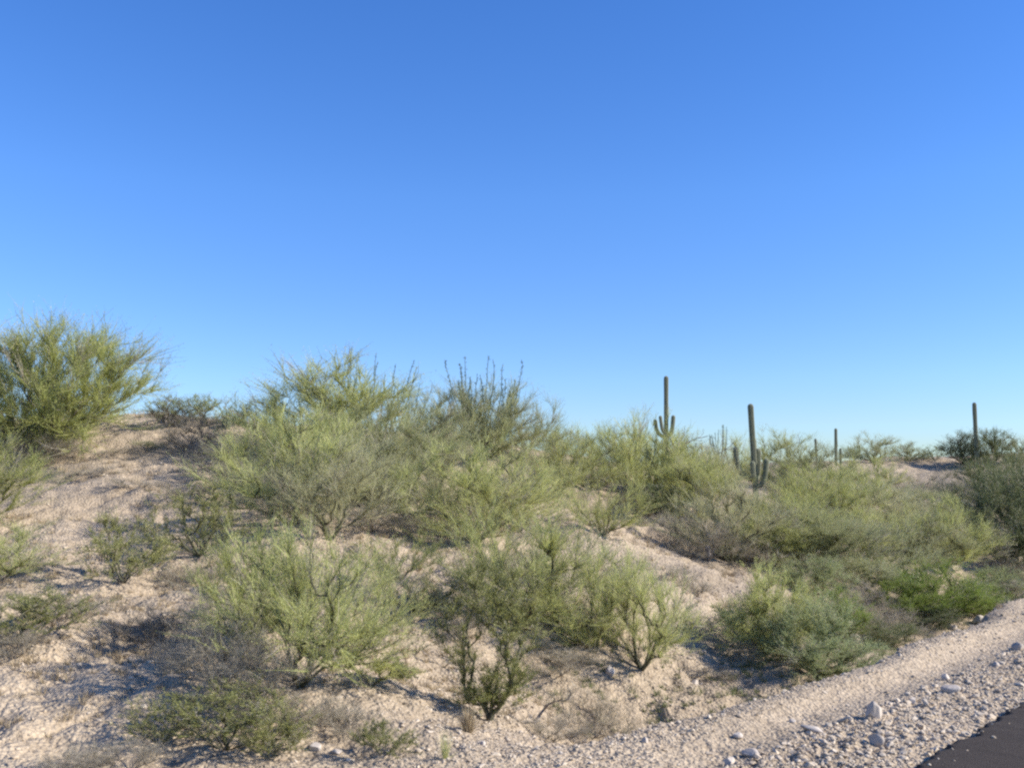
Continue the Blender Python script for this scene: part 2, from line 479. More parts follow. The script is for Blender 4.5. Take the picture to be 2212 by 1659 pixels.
def build_gravel():
    rng = np.random.default_rng(5)
    N = 150000
    r = np.exp(rng.uniform(math.log(6.3), math.log(34), N))
    a = np.radians(rng.uniform(-34, 36, N))
    x = r * np.sin(a); y = r * np.cos(a)
    s, t = to_st(x, y)
    dens = 0.12 + 1.5 * np.clip(fbm(x * .55, y * .55, 3, 55) + .12, 0, 1)
    dens = np.where(s < 4.1, 1.0, np.where(s < 4.65, .16, np.where(s < 5.2, .8, dens)))
    dens = dens * np.clip((s - 2.98) / .12, 0.0, 1) + .03 * ((s > 2.75) & (s <= 3.0))
    onroad = s < 3.0
    keep = rng.uniform(size=N) < dens; keep0 = keep
    x, y, r, s = x[keep], y[keep], r[keep], s[keep]
    m = len(x)
    size = (0.009 + 0.009 * rng.pareto(3.0, m)).clip(.007, .036) * (0.75 + r / 30) * np.where(s < 4.1, 1.0, .68)
    z = np.where(onroad[keep0], .018, height(x, y))
    V = ICO[None] * (1 + .22 * rng.normal(size=(m, 12, 1)))
    V = V * np.stack([rng.uniform(.8, 1.4, m), rng.uniform(.6, 1.1, m), rng.uniform(.45, .8, m)], 1)[:, None]
    th = rng.uniform(0, 2 * pi, m); c, sn = np.cos(th)[:, None], np.sin(th)[:, None]
    V = np.stack([V[..., 0] * c - V[..., 1] * sn, V[..., 0] * sn + V[..., 1] * c, V[..., 2] + .25 * V[..., 0] * rng.normal(size=(m, 1))], -1)
    V = V * size[:, None, None] + np.stack([x, y, z + size * .22], 1)[:, None]
    F = (np.arange(m)[:, None, None] * 12 + ICOF[None]).reshape(-1, 3)
    tint = np.repeat(rng.uniform(0, 1, m), 20)
    me = mesh_from('gravel', V.reshape(-1, 3), F, M['gravel'], tint)
    o = link('gravel', me); o['kind'] = 'stuff'
    o['label'] = 'tan and white gravel scattered over the slope and road shoulder'; o['category'] = 'gravel'
build_gravel()

def build_rock(px, py, wpx, hpx, label, seed, flat=1.0, rz=0.0):
    x, y, z = hit(px, py)
    rng = np.random.default_rng(seed)
    import bmesh
    bm = bmesh.new()
    bmesh.ops.create_icosphere(bm, subdivisions=4, radius=1.0)
    V = np.array([v.co[:] for v in bm.verts])
    # facet it by cutting planes
    for k in range(11):
        nrm = unit(rng.normal(size=3)); dd = rng.uniform(.55, .85)
        pr = V @ nrm
        ex = np.clip(pr - dd, 0, None)
        V = V - ex[:, None] * nrm * .93
    V = V + .035 * np.stack([fbm(V[:, 0] * 3 + 5, V[:, 1] * 3 + V[:, 2] * 2, 3, seed + q) for q in range(3)], 1)
    V = V / np.abs(V).max(0)
    wd = wpx * .82 / FPX * y; hh = hpx * .82 / FPX * y
    V = V * np.array([wd / 2, wd / 2 * flat, hh / 2])
    for v, c in zip(bm.verts, V): v.co = c
    me = bpy.data.meshes.new('rock'); bm.to_mesh(me); bm.free()
    me.materials.append(M['rock'])
    for p in me.polygons: p.use_smooth = False
    at = me.attributes.new('tint', 'FLOAT', 'FACE')
    at.data.foreach_set('value', np.full(len(me.polygons), .35 + .5 * rng.uniform(), np.float32))
    o = link('rock', me)
    o.location = (x, y, z + hh * .22); o.rotation_euler = (rng.uniform(-.15, .15), rng.uniform(-.15, .15), rz)
    o['label'] = label; o['category'] = 'rock'; o['group'] = 'loose rocks beside the road'

for k, (px, py, wp, hp, lb, fl, rz) in enumerate([
    (1888, 1548, 42, 62, 'largest upright pale rock standing on the gravel shoulder', .9, .5),
    (1892, 1608, 46, 40, 'slanting narrow pale rock just below the largest rock', .45, -.7),
    (1625, 1632, 56, 26, 'flat pale slab near the bottom edge, left of the largest rock', .7, -.4),
    (1576, 1650, 34, 26, 'bright white rock cut by the bottom edge of the photo', .8, .3),
    (2058, 1494, 58, 30, 'wide low white rock half way between largest rock and right edge', .7, -.3),
    (2114, 1345, 34, 26, 'round white rock sitting on the outer lip of the shoulder', .9, 0),
    (2042, 1468, 30, 22, 'small pale rock just above the wide low white rock', .8, .6),
    (1972, 1520, 24, 18, 'small white rock to the upper right of the largest rock', .8, 1.),
    (1756, 1580, 66, 20, 'buried flat grey slab to the lower left of the largest rock', .6, -.4),
    (1594, 1594, 28, 20, 'small tan rock on the shoulder below the ditch shadow', .9, .2),
    (2058, 1362, 30, 22, 'grey rock at the lip beside the round white rock', .8, .2),
    (1393, 1602, 20, 17, 'small bright white stone alone on the smooth gravel', .9, 0),
    (1318, 1460, 26, 32, 'pale upright stone at the head of the small wash', .8, 0),
    (682, 1620, 34, 28, 'rounded orange tan rock at the foot of the slope', .9, 0),
    (725, 1628, 34, 20, 'white rock right of the rounded orange tan rock', .8, -.4),
    (1043, 1608, 16, 12, 'tiny white stone below the tall dark shrub', .9, 0),
    (2200, 1403, 34, 28, 'blue grey rock at the right edge of the shoulder', .9, 0),
    (1712, 1560, 18, 14, 'small tan stone above the buried flat grey slab', .9, .4),
    (2150, 1440, 22, 16, 'small tan stone between the lip and the right edge', .9, .9),
    (1500, 1478, 24, 20, 'orange tan stone beside the shadow in the wash', .9, .4)]):
    build_rock(px, py, wp, hp, lb, 100 + k, fl, rz)

# ------------------------------------------------------------------ plants
def grow(rng, targets, bases, trunk_len, lean, r_unit, power=.5, curl=.4, straight=.6):
    """join targets to the base by curved limbs; returns edges, radii, tips"""
    pos = [np.zeros(3)]; par = [-1]; dr = [np.array([0, 0, 1.])]
    for k in range(bases):
        a = 2 * pi * (k + rng.uniform(-.3, .3)) / bases
        d = np.array([cos(a) * sin(lean), sin(a) * sin(lean), cos(lean)])
        p = np.array([cos(a), sin(a), 0]) * .012; prev = 0
        L = trunk_len * rng.uniform(.7, 1.25)
        for q in range(4):
            d = unit(d + rng.normal(size=3) * .13 + np.array([0, 0, .05]))
            p = p + d * L / 4
            pos.append(p.copy()); par.append(prev); dr.append(d); prev = len(pos) - 1
    order = np.argsort(np.linalg.norm(targets, axis=1) + rng.uniform(0, .12, len(targets)))
    tips = []
    for i in order:
        T = targets[i]
        Pp = np.array(pos); D = np.array(dr)
        v = T - Pp; L = np.linalg.norm(v, axis=1) + 1e-6
        ca = (v * D).sum(1) / L
        rad_ = unit(Pp + np.array([0, 0, .02])); cb = (v * rad_).sum(1) / L
        cost = L * (1 + straight * (1 - ca) + straight * (1 - cb)) + .10 * (np.arange(len(Pp)) < 1)
        j = int(np.argmin(cost))
        ns = max(2, int(L[j] / .07) + 1)
        P0 = Pp[j]; d0 = D[j]
        Cc = P0 + (d0 * .5 + unit(T - P0) * .5) * L[j] * curl * 2 * .5 + np.array([0, 0, .04 * L[j]])
        prev = j; pp = P0
        for q in range(1, ns + 1):
            u = q / ns
            p = (1 - u) ** 2 * P0 + 2 * u * (1 - u) * Cc + u * u * T
            if q < ns: p = p + rng.normal(size=3) * .012
            pos.append(p); par.append(prev); dr.append(unit(p - pp)); prev = len(pos) - 1; pp = p
        tips.append(prev)
    pos = np.array(pos); par = np.array(par); dr = np.array(dr)
    cnt = np.zeros(len(pos)); cnt[tips] = 1
    for i in range(len(pos) - 1, 0, -1): cnt[par[i]] += cnt[i]
    cnt = np.maximum(cnt, 1)
    rad = r_unit * cnt ** power
    return pos, par, dr, cnt, rad, np.array(tips)

def lobes(rng, n, nl, cz, rx, rz, lr, zmin=.12, shell=.75):
    c = unit(rng.normal(size=(nl, 3))) ; c[:, 2] = np.abs(c[:, 2]) * 1.0 - .15
    c = unit(c) * rng.uniform(shell - .25, shell + .1, (nl, 1)) * np.array([rx, rx, rz]) + np.array([0, 0, cz])
    k = rng.integers(0, nl, n)
    p = c[k] + rng.normal(size=(n, 3)) * lr * rng.uniform(.6, 1.3, (nl, 1))[k]
    p[:, 2] = np.maximum(p[:, 2], zmin + .5 * np.abs(rng.normal(size=n)) * .1)
    return p

def vase(rng, n, nl, spread, top=1.0):
    # directions fanning out from the base, in brushes of uneven length
    pol = np.arccos(rng.uniform(cos(radians(78)), 1, nl)); az = rng.uniform(0, 2 * pi) + np.arange(nl) * 2.39996
    ln = rng.uniform(.72, 1.0, nl)
    k = rng.integers(0, nl, n)
    p_ = pol[k] + rng.normal(size=n) * .16; a_ = az[k] + rng.normal(size=n) * .24 / np.sin(np.maximum(pol[k], .35))
    R_ = ln[k] * (1 - np.abs(rng.normal(size=n)) * .26).clip(.3, 1)
    x = np.sin(p_) * np.cos(a_) * spread; y = np.sin(p_) * np.sin(a_) * spread; z = np.cos(p_) * top
    P = np.stack([x, y, np.abs(z)], 1) * R_[:, None]
    P[:, 2] = np.maximum(P[:, 2] + .06, .07)
    return P

def make_kind(kind, seed):
    rng = np.random.default_rng(seed)
    if kind in ('pv', 'pvthin', 'pvwide'):
        nt_ = {'pv': 165, 'pvthin': 85, 'pvwide': 270}[kind]
        tg = vase(rng, nt_, {'pv': 17, 'pvthin': 10, 'pvwide': 20}[kind], .58 if kind != 'pvwide' else .72)
        pos, par, dr, cnt, rad, tips = grow(rng, tg, 7, .16, radians(rng.uniform(26, 36)), .0013, curl=.3, straight=1.6)
        tw = dict(k=31 if kind != 'pvthin' else 22, L=.18, w=.0024, leaf=8, ll=.0080, lw=.0034, up=.5, spread=.36, back=7)
    elif kind == 'pvopen':
        tg = vase(rng, 160, 18, .62)
        tg[:, 2] = .15 + tg[:, 2] * .85
        pos, par, dr, cnt, rad, tips = grow(rng, tg, 6, .24, radians(34), .0019, curl=.3, straight=1.8)
        tw = dict(k=25, L=.18, w=.0024, leaf=8, ll=.0080, lw=.0034, up=.45, spread=.38, back=6)
    elif kind == 'pvbush':
        tg = vase(rng, 190, 20, .62)
        pos, par, dr, cnt, rad, tips = grow(rng, tg, 8, .18, radians(36), .0013, curl=.3, straight=1.4)
        tw = dict(k=28, L=.16, w=.0026, leaf=14, ll=.011, lw=.0055, up=.30, spread=.45, back=6)
    elif kind == 'creo':
        tg = vase(rng, 120, 16, .62); tg[:, 2] = .1 + tg[:, 2] * .9
        pos, par, dr, cnt, rad, tips = grow(rng, tg, 10, .30, radians(34), .0020, curl=.3, straight=1.4)
        tw = dict(k=14, L=.13, w=.0030, leaf=13, ll=.0115, lw=.007, up=.4, spread=.42, back=4)
    elif kind == 'leafy':
        tg = lobes(rng, 150, 14, .38, .52, .50, .10, .08, .75)
        pos, par, dr, cnt, rad, tips = grow(rng, tg, 7, .25, radians(34), .002)
        tw = dict(k=20, L=.12, w=.003, leaf=13, ll=.017, lw=.0095, up=.4, spread=.6, back=4)
    elif kind == 'brush':
        tg = vase(rng, 110, 18, .75)
        pos, par, dr, cnt, rad, tips = grow(rng, tg, 12, .2, radians(42), .0024, .42, curl=.3, straight=1.2)
        tw = dict(k=20, L=.24, w=.0032, leaf=2, ll=.012, lw=.006, up=.5, spread=.6, back=6)
    elif kind == 'column':
        z = rng.uniform(.10, .97, 150)
        rr = (.11 + .12 * np.sin(z * pi) ** 2 - .07 * np.exp(-((z - .38) / .08) ** 2)) * np.sqrt(rng.uniform(0, 1, 150)) * 1.25
        a = rng.uniform(0, 2 * pi, 150)
        tg = np.stack([rr * np.cos(a), rr * np.sin(a), z], 1)
        pos, par, dr, cnt, rad, tips = grow(rng, tg, 3, .3, radians(7), .0016, curl=.3, straight=1.2)
        tw = dict(k=22, L=.085, w=.0024, leaf=12, ll=.0085, lw=.004, up=.7, spread=.5, back=3)
    elif kind == 'bare':
        tg = lobes(rng, 26, 6, .40, .55, .48, .12, .12, .8)
        pos, par, dr, cnt, rad, tips = grow(rng, tg, 3, .3, radians(32), .005, .42)
        tw = dict(k=7, L=.16, w=.006, leaf=0, ll=.01, lw=.01, up=.3, spread=.55, back=4)
    dens = 1.2 if kind == 'pvwide' else rng.uniform(.62, 1.12) if kind in ('pv', 'pvwide', 'pvbush', 'creo', 'leafy') else 1.0
    e = np.nonzero(par >= 0)[0]
    thick = cnt[e] > 3
    eT = e[thick]; eC = e[~thick]
    r_p = np.minimum(rad[par], rad * 1.25)
    TV, TF = frusta(pos[par[eT]], pos[eT], r_p[eT], rad[eT], 7)
    parts = []
    if len(eC): parts.append(frusta(pos[par[eC]], pos[eC], r_p[eC] * .9, rad[eC] * .8, 3))
    nC = len(parts[0][1]) if parts else 0
    # twigs around each limb tip
    chain = [tips]
    for q in range(tw['back']):
        nx = par[chain[-1]]; chain.append(np.where(nx > 0, nx, chain[-1]))
    src = np.stack(chain, 1)
    K_ = max(4, int(tw['k'] * dens))
    pick = src[np.arange(len(tips))[:, None], (rng.uniform(0, 1, (len(tips), K_)) ** 1.3 * (tw['back'] + 1)).astype(int)].ravel()
    p0 = pos[pick]; d = dr[pick]
    out = unit(p0 * np.array([1, 1, .5]) + 1e-4)
    d = unit(d + out * .25 + np.array([0, 0, tw['up']]) + rng.normal(size=d.shape) * tw['spread'])
    L = tw['L'] * rng.uniform(.45, 1.3, len(p0))
    p1 = p0 + d * L[:, None] * .5
    d2 = unit(d + rng.normal(size=d.shape) * .3 + np.array([0, 0, .12]))
    p2 = p1 + d2 * L[:, None] * .5
    zc = -.0; 
    for q in (p1, p2): q[:, 2] = np.maximum(q[:, 2], .015)
    parts.append(ribbons(p0, p1, p2, tw['w'] * rng.uniform(.7, 1.4, len(p0)), rng))
    nR = len(parts[-1][1])
    nlv = tw['leaf']
    clump = np.repeat(vnoise(tg[:, 0] * 0, tg[:, 0] * 0, 1)[:0], 1)
    if nlv:
        m = len(p0) * nlv
        ii = np.repeat(np.arange(len(p0)), nlv)
        u = rng.uniform(.15, 1, m)[:, None]
        pc = np.where(u < .5, p0[ii] + (p1 - p0)[ii] * u * 2, p1[ii] + (p2 - p1)[ii] * (u * 2 - 1))
        pc = pc + rng.normal(size=pc.shape) * .004
        dd = unit(d2[ii] + rng.normal(size=(m, 3)) * .9)
        parts.append(leaflets(pc, tw['ll'] * rng.uniform(.6, 1.5, m), tw['lw'] * rng.uniform(.6, 1.4, m), dd, rng))
    CV, CF = cat(parts)
    tint = rng.uniform(0, 1, len(CF)) * .7
    tint[:nC] = tint[:nC] * .3
    # twig-by-twig tone
    tt = rng.uniform(0, .3, len(p0))
    tint[nC:nC + nR] = np.repeat(tt, 2) + rng.uniform(0, .35, nR)
    if nlv: tint[nC + nR:] = np.repeat(tt, nlv) + rng.uniform(0, .7, m)
    # dead grey twigs among the green: whole limb tips at a time, and single twigs
    dead_tip = rng.uniform(size=len(tips)) < {'brush': 0, 'bare': 0}.get(kind, .07)
    dead = np.repeat(dead_tip, K_) | (rng.uniform(size=len(p0)) < {'brush': 0, 'bare': 0}.get(kind, .11))
    mi = np.zeros(len(CF), np.int32); mi[:nC] = 2 if kind not in ('brush', 'bare') else 1
    mi[nC:nC + nR] = np.repeat(dead, 2)
    if nlv: mi[nC + nR:] = np.repeat(dead, nlv) & (rng.uniform(size=m) < .55)
    H = np.percentile(CV[:, 2], 99.3); Wd = np.percentile(CV[:, 0], 98.5) - np.percentile(CV[:, 0], 1.5)
    W2 = np.percentile(CV[:, 1], 98.5) - np.percentile(CV[:, 1], 1.5)
    return dict(mi=mi, T=(TV, TF), C=(CV, CF), tint=tint, H=H, W=(Wd + W2) / 2)

CACHE = {}
NVAR = dict(pvopen=3, pvbush=3, pv=9, pvthin=3, pvwide=4, creo=5, leafy=4, brush=6, column=1, bare=3)
def get_plant(kind, leaf, bark, var):
    var = var % NVAR[kind]
    key = (kind, var)
    if key not in CACHE: CACHE[key] = make_kind(kind, 1000 + 37 * var + sum(map(ord, kind)))
    g = CACHE[key]
    mk = (kind, var, leaf, bark)
    if mk not in CACHE:
        CACHE[mk] = (mesh_from('trunk', g['T'][0], g['T'][1], M[bark], smooth_shade=True),
                     mesh_from('crown', g['C'][0], g['C'][1], [M[leaf], M['brush'], M[bark]], g['tint']))
        CACHE[mk][1].polygons.foreach_set('material_index', g['mi'])
    return g, CACHE[mk]

prand = random.Random(77)
VC = {}
def plant(name, catg, group, kind, leaf, bark, bx, by, ty, wpx, label, tilt=(0, 0), rz=None, var=None):
    x, y, z = hit(bx, by)
    if var is None:
        VC[kind] = VC.get(kind, -1) + 1; var = VC[kind]
    g, (mt, mc) = get_plant(kind, leaf, bark, var)
    H = (by - ty) / FPX * y; Wd = wpx * 1.12 / FPX * y
    # the base pixel may lie above the crest: keep the top where it is seen
    u, v = ray(bx, ty)
    H = max(.08, EYE + v * y - z)
    if tilt == (0, 0) and kind != 'column': tilt = (prand.uniform(-.12, .12), prand.uniform(-.12, .12))
    o = empty(name, (x, y, z - .02), label, catg, group, prand.uniform(0, 6.28) if rz is None else rz,
              (Wd / g['W'], Wd / g['W'], H / g['H']), tilt)
    link('trunk', mt, o)
    link('crown' if name.endswith('tree') else 'foliage', mc, o)
    return o

GP = 'palo verde trees on the slope'
def PV(bx, by, ty, w, label, kind='pv', leaf='pv', bark='bark', **k):
    if leaf == 'pv': leaf = prand.choice(['pv', 'pv', 'pvpale', 'pvdeep', 'pvdull', 'pvlight'])
    return plant('palo_verde_tree', 'tree', GP, kind, leaf, bark, bx, by, ty, w, label, **k)
def CR(bx, by, ty, w, label, kind='creo', leaf='creo', bark='bark', **k):
    return plant('creosote_bush', 'bush', 'creosote bushes on the slope', kind, leaf, bark, bx, by, ty, w, label, **k)
def BR(bx, by, ty, w, label, kind='brush', leaf='brush', bark='barkgrey', **k):
    return plant('dry_bush', 'dry bush', 'grey dry bushes on the slope', kind, leaf, bark, bx, by, ty, w, label, **k)
def GB(bx, by, ty, w, label, kind='leafy', leaf='bright', bark='bark', **k):
    return plant('green_bush', 'bush', 'leafy bushes in the ditch', kind, leaf, bark, bx, by, ty, w, label, **k)

# --- left
PV(112, 985, 692, 345, 'largest palo verde tree, on the skyline at the left edge', 'pvwide', 'pvdeep')
PV(20, 975, 722, 220, 'palo verde crowding the left side of the largest one', 'pv')
BR(60, 1010, 930, 150, 'grey brown dead brush under the largest palo verde tree')
BR(150, 990, 945, 90, 'dry brush at the right foot of the largest palo verde trunk')
PV(-60, 1130, 935, 260, 'yellow green palo verde cut by the left edge below the largest one', 'pv')
GB(5, 1250, 1110, 240, 'low yellow green bush at left edge halfway down the slope', 'pvthin', leaf='pvlight')
CR(50, 1388, 1270, 250, 'sparse creosote with dark base at left edge, low on the slope')
BR(30, 1420, 1350, 140, 'grey twiggy brush under the sparse creosote at left edge')
CR(267, 1259, 1105, 160, 'lone vase shaped creosote standing on open sand')
CR(431, 1200, 1045, 220, 'broad olive creosote up the slope from the lone vase shaped one')
BR(240, 985, 965, 80, 'flat dry bush beside the big tree on the left crest')
BR(330, 968, 950, 70, 'low olive brush lying on pale stones of the left crest', leaf='pvdull')
BR(205, 1030, 1005, 110, 'flattened grey brush on bare sand below the left crest')
BR(290, 1055, 1030, 120, 'thin scrub line on bare sand below the left crest')
CR(385, 922, 850, 120, 'grey green bush on skyline just right of the big tree', leaf='blue')
CR(450, 920, 852, 110, 'grey green bush on skyline between two others of its height', leaf='blue')
CR(527, 920, 872, 56, 'small dark blue green bush on the skyline by the gap', leaf='dark')
BR(430, 985, 888, 140, 'upper grey bush of the diagonal brush band on left crest', leaf='darkbrush')
BR(480, 1035, 930, 160, 'middle grey bush of the diagonal brush band on left crest', leaf='darkbrush')
BR(545, 1085, 985, 170, 'lower grey bush of the diagonal brush band on left crest', leaf='darkbrush')
BR(395, 1075, 1040, 110, 'little grey bush left of the diagonal brush band')
BR(590, 1110, 1010, 150, 'dense grey brush at foot of the centre left palo verde group')
BR(362, 925, 852, 80, 'taller grey bare bush just right of the largest tree', leaf='darkbrush')
BR(140, 1335, 1285, 150, 'grey scrub mat on the open slope above left edge creosote')
BR(395, 1262, 1215, 110, 'grey twiggy bush right of the lone vase shaped creosote')
BR(480, 1335, 1268, 130, 'grey twiggy bush left of the pale green palo verde')
CR(905, 1325, 1195, 190, 'loose olive creosote at right side of nearest palo verde', 'pvthin')
PV(860, 1255, 1150, 170, 'small palo verde behind right shoulder of the nearest one', 'pvthin', 'pvdeep')
BR(1120, 1240, 1190, 110, 'grey scrub between the dense green palo verde and lower ones')
CR(560, 1270, 1190, 150, 'olive creosote under the forked palo verde', 'creo')
# --- centre left cluster
PV(735, 1005, 775, 330, 'tallest palo verde of centre left group, topped by bare wands', 'pv', 'pvlight')
PV(612, 985, 825, 230, 'round palo verde on skyline at left of centre left group', 'pv', 'pvlight')
PV(631, 1135, 880, 290, 'forked palo verde with dark trunk in front of the centre left group', 'pvopen', 'pvlight')
PV(842, 1049, 862, 330, 'spreading palo verde with limbs fanning right in centre left group', 'pvwide')
PV(715, 1164, 960, 270, 'palo verde with pale curved trunk below the spreading one', 'pvopen')
PV(880, 1120, 1000, 200, 'low olive palo verde draped above the sandy gap', 'pv', 'pvdull')
PV(575, 1065, 905, 170, 'pale palo verde leaning over the diagonal brush band', 'pvthin')
BR(690, 1075, 990, 170, 'grey tangle between the trunks of the centre left group')
BR(800, 1150, 1085, 160, 'grey brush below the spreading palo verde')
BR(900, 1165, 1110, 130, 'brown brush at the dark base beside the sandy gap')
PV(800, 1100, 940, 220, 'palo verde deep inside the centre left group', 'pv')
PV(690, 1060, 880, 240, 'palo verde behind the forked one in centre left group', 'pv')
PV(895, 1020, 895, 120, 'palo verde at right shoulder of the centre left group', 'pv')
# --- centre
PV(985, 985, 825, 160, 'grey green palo verde left of the ocotillo clump on skyline', 'pv', 'pvdull')
PV(1060, 990, 822, 215, 'palo verde crowding the foot of the skyline ocotillo clump', 'pv', 'pvdull')
PV(1140, 985, 842, 130, 'thin pale palo verde right of the skyline ocotillo clump', 'pvthin', 'pvdull')
PV(1030, 1171, 950, 300, 'dense green palo verde with dark base above the sandy gap', 'pv')
PV(945, 1085, 955, 160, 'palo verde filling space between centre left group and dense one', 'pv')
PV(1120, 1150, 985, 210, 'palo verde leaning right beside the dense green one', 'pvthin')
PV(1197, 1081, 925, 170, 'airy palo verde on two thin dark trunks', 'pvopen')
PV(1235, 1005, 920, 100, 'pale palo verde in skyline dip left of tall cactus', 'pvthin', 'pvdull')
CR(1213, 985, 925, 70, 'grey skyline bush in the dip behind the airy palo verde', leaf='blue')
PV(1303, 1156, 1000, 190, 'small vase shaped palo verde on the bare spur', 'pvthin')
PV(1275, 1060, 925, 180, 'light green palo verde behind the small vase shaped one', 'pv')
PV(1110, 1365, 1080, 290, 'yellow green palo verde arching above the tall dark shrub', 'pv', 'pvlight')
PV(1185, 1300, 1120, 200, 'olive palo verde arching right of the one above tall dark shrub', 'pvthin', 'pvdull')
PV(1386, 1445, 1195, 210, 'dark stemmed palo verde at the head of the small wash', 'pvopen', 'pv')
PV(1285, 1410, 1175, 260, 'bright palo verde left of the one at the wash head', 'pv', 'pv')
BR(1200, 1460, 1380, 190, 'grey brush mound under the bright palo verde')
BR(993, 1368, 1312, 120, 'thin brown bush on sand left of tall dark shrub')
plant('tall_shrub', 'shrub', None, 'column', 'creo', 'bark', 1057, 1556, 1215, 165, 'tall narrow dark green shrub with a pinched waist')
plant('bare_branches', 'dead branches', None, 'bare', 'brush', 'barkgrey', 1150, 1560, 1480, 190, 'arching bare branches right of the tall dark shrub')
BR(1275, 1592, 1495, 170, 'rounded grey bush at the inner edge of the shoulder')
BR(1190, 1600, 1535, 150, 'low grey brush between tall dark shrub and rounded grey bush')
BR(960, 1440, 1385, 110, 'bare arching twigs left of the tall dark shrub', 'bare')
# --- lower left
PV(648, 1484, 1135, 370, 'nearest palo verde, open branched on several dark diagonal limbs', 'pvopen', 'pvlight', bark='bark', tilt=(0, radians(11)))
PV(545, 1385, 1130, 230, 'pale green palo verde behind and left of the nearest one', 'pv')
PV(800, 1400, 1200, 200, 'palo verde spray right behind the nearest palo verde', 'pvthin')
GB(800, 1480, 1400, 130, 'low green spray under the right limb of nearest palo verde', leaf='pv')
BR(470, 1480, 1315, 210, 'tall grey brush left of the nearest palo verde')
BR(560, 1525, 1370, 200, 'grey twiggy brush at the foot of the nearest palo verde')
BR(323, 1395, 1300, 180, 'dark based grey bush on the open lower slope', leaf='darkbrush')
BR(410, 1435, 1360, 130, 'grey bush between dark based bush and tall grey brush')
BR(650, 1560, 1485, 190, 'low grey brush below the nearest palo verde trunk')
BR(745, 1585, 1510, 130, 'small grey bush below right of nearest palo verde')
CR(488, 1618, 1470, 270, 'low dark green creosote near the bottom edge', bark='bark')
CR(345, 1605, 1500, 170, 'olive creosote left of the low dark green one')
CR(585, 1640, 1540, 120, 'olive creosote right of the low dark green one')
BR(270, 1668, 1590, 170, 'grey brush cut by the bottom edge at lower left')
BR(150, 1676, 1610, 140, 'thin grey brush in the bottom left corner')
CR(827, 1630, 1545, 115, 'small creosote alone on gravel near the bottom edge')
# --- right
PV(1390, 1075, 893, 190, 'dense palo verde in front of the tall cactus with short arms', 'pv')
PV(1335, 1030, 915, 110, 'palo verde on the skyline left of the dense one', 'pv')
PV(1480, 1085, 975, 130, 'palo verde right of the dense one under dead branches', 'pv')
PV(1445, 1062, 928, 110, 'palo verde hiding the foot of tall cactus with short arms', 'pv')
GB(1435, 1120, 1045, 110, 'very dark bush in the hollow below the dense palo verde', leaf='dark')
BR(1465, 1175, 1090, 130, 'grey bush on the spur below the very dark bush')
BR(1530, 1212, 1120, 150, 'grey bush at the foot of spur beside pale trunked tree')
PV(1581, 1219, 1035, 210, 'palo verde with pale trunk at the edge of bare spur', 'pvopen')
PV(1520, 1130, 985, 170, 'palo verde left of and below the many armed cactus', 'pv')
PV(1582, 1045, 935, 80, 'palo verde on skyline directly left of the many armed cactus', 'pv')
PV(1683, 1040, 930, 140, 'palo verde on skyline directly right of the many armed cactus', 'pv')
PV(1640, 1165, 1078, 150, 'palo verde hiding the foot of the many armed cactus', 'pv')
PV(1755, 1065, 955, 160, 'palo verde below the shortest skyline cactus', 'pv')
PV(1700, 1190, 1050, 200, 'round palo verde in the middle of right thicket', 'pv')
PV(1790, 1150, 1020, 190, 'palo verde above centre of right thicket', 'pv')
PV(1870, 1090, 985, 170, 'palo verde at the top right of the right thicket', 'pv')
PV(1900, 1160, 1040, 180, 'palo verde right of centre in the right thicket', 'pv')
PV(1810, 1235, 1100, 210, 'olive palo verde at lower centre of right thicket', 'pv', 'pvdull')
PV(1920, 1245, 1120, 170, 'olive palo verde behind the pale cholla', 'pv', 'pvdull')
PV(2035, 1225, 1072, 200, 'large dome shaped palo verde right of the thicket', 'pvwide')
PV(2165, 1130, 995, 190, 'dull green tree on slope at right edge', 'pvbush', 'darkcreo')
plant('dark_tree', 'tree', None, 'pvbush', 'dark', 'bark', 2205, 1235, 1005, 210, 'dark leaved tree cut by the right edge')
PV(1887, 1000, 937, 100, 'round green tree on the far right skyline ridge', 'pv', 'pvdull')
PV(1965, 996, 954, 76, 'low round tree on far ridge right of the round green one', 'pv', 'pvdull')
CR(2022, 994, 962, 60, 'faint small bush on the far ridge crest', leaf='blue')
PV(2080, 1006, 934, 84, 'dark tree left of the rightmost cactus', 'pvbush', 'dark')
PV(2143, 1006, 926, 92, 'dark tree right of the rightmost cactus', 'pvbush', 'darkcreo')
PV(2205, 1000, 944, 60, 'tree on the ridge at the right edge', 'pv', 'pvdull')
CR(1842, 1000, 962, 44, 'small bush on far ridge right of the paired cacti', leaf='blue')
BR(2005, 1060, 1015, 120, 'brown grey brush on the far ridge face')
BR(2065, 1075, 1025, 130, 'darker brush patch on the far ridge face')
BR(1950, 1075, 1035, 90, 'brush on lower left of the far ridge face')
BR(1720, 1135, 1085, 110, 'grey scrub between trees in the right thicket')
BR(1640, 1230, 1160, 150, 'grey scrub at the left foot of right thicket')
PV(1480, 1040, 935, 120, 'palo verde under the sparse skyline ocotillo', 'pv')
PV(1530, 1075, 965, 120, 'palo verde in front of the thin skyline ocotillo', 'pv')
PV(1745, 1115, 1000, 160, 'palo verde below the paired slim cacti to their left', 'pv')
PV(1820, 1100, 1010, 150, 'palo verde hiding the foot of lower slim cactus', 'pv')
PV(1960, 1130, 1050, 160, 'palo verde left above the large dome shaped one', 'pv', 'pvdull')
PV(2075, 1130, 1045, 150, 'palo verde behind the large dome shaped one', 'pv', 'pvdull')
PV(1745, 1225, 1110, 170, 'palo verde between pale trunked tree and olive ones', 'pv')
PV(1660, 1215, 1110, 150, 'palo verde right of the pale trunked tree', 'pvbush')
PV(1870, 1200, 1095, 150, 'palo verde at centre right above the prickly pear', 'pv')
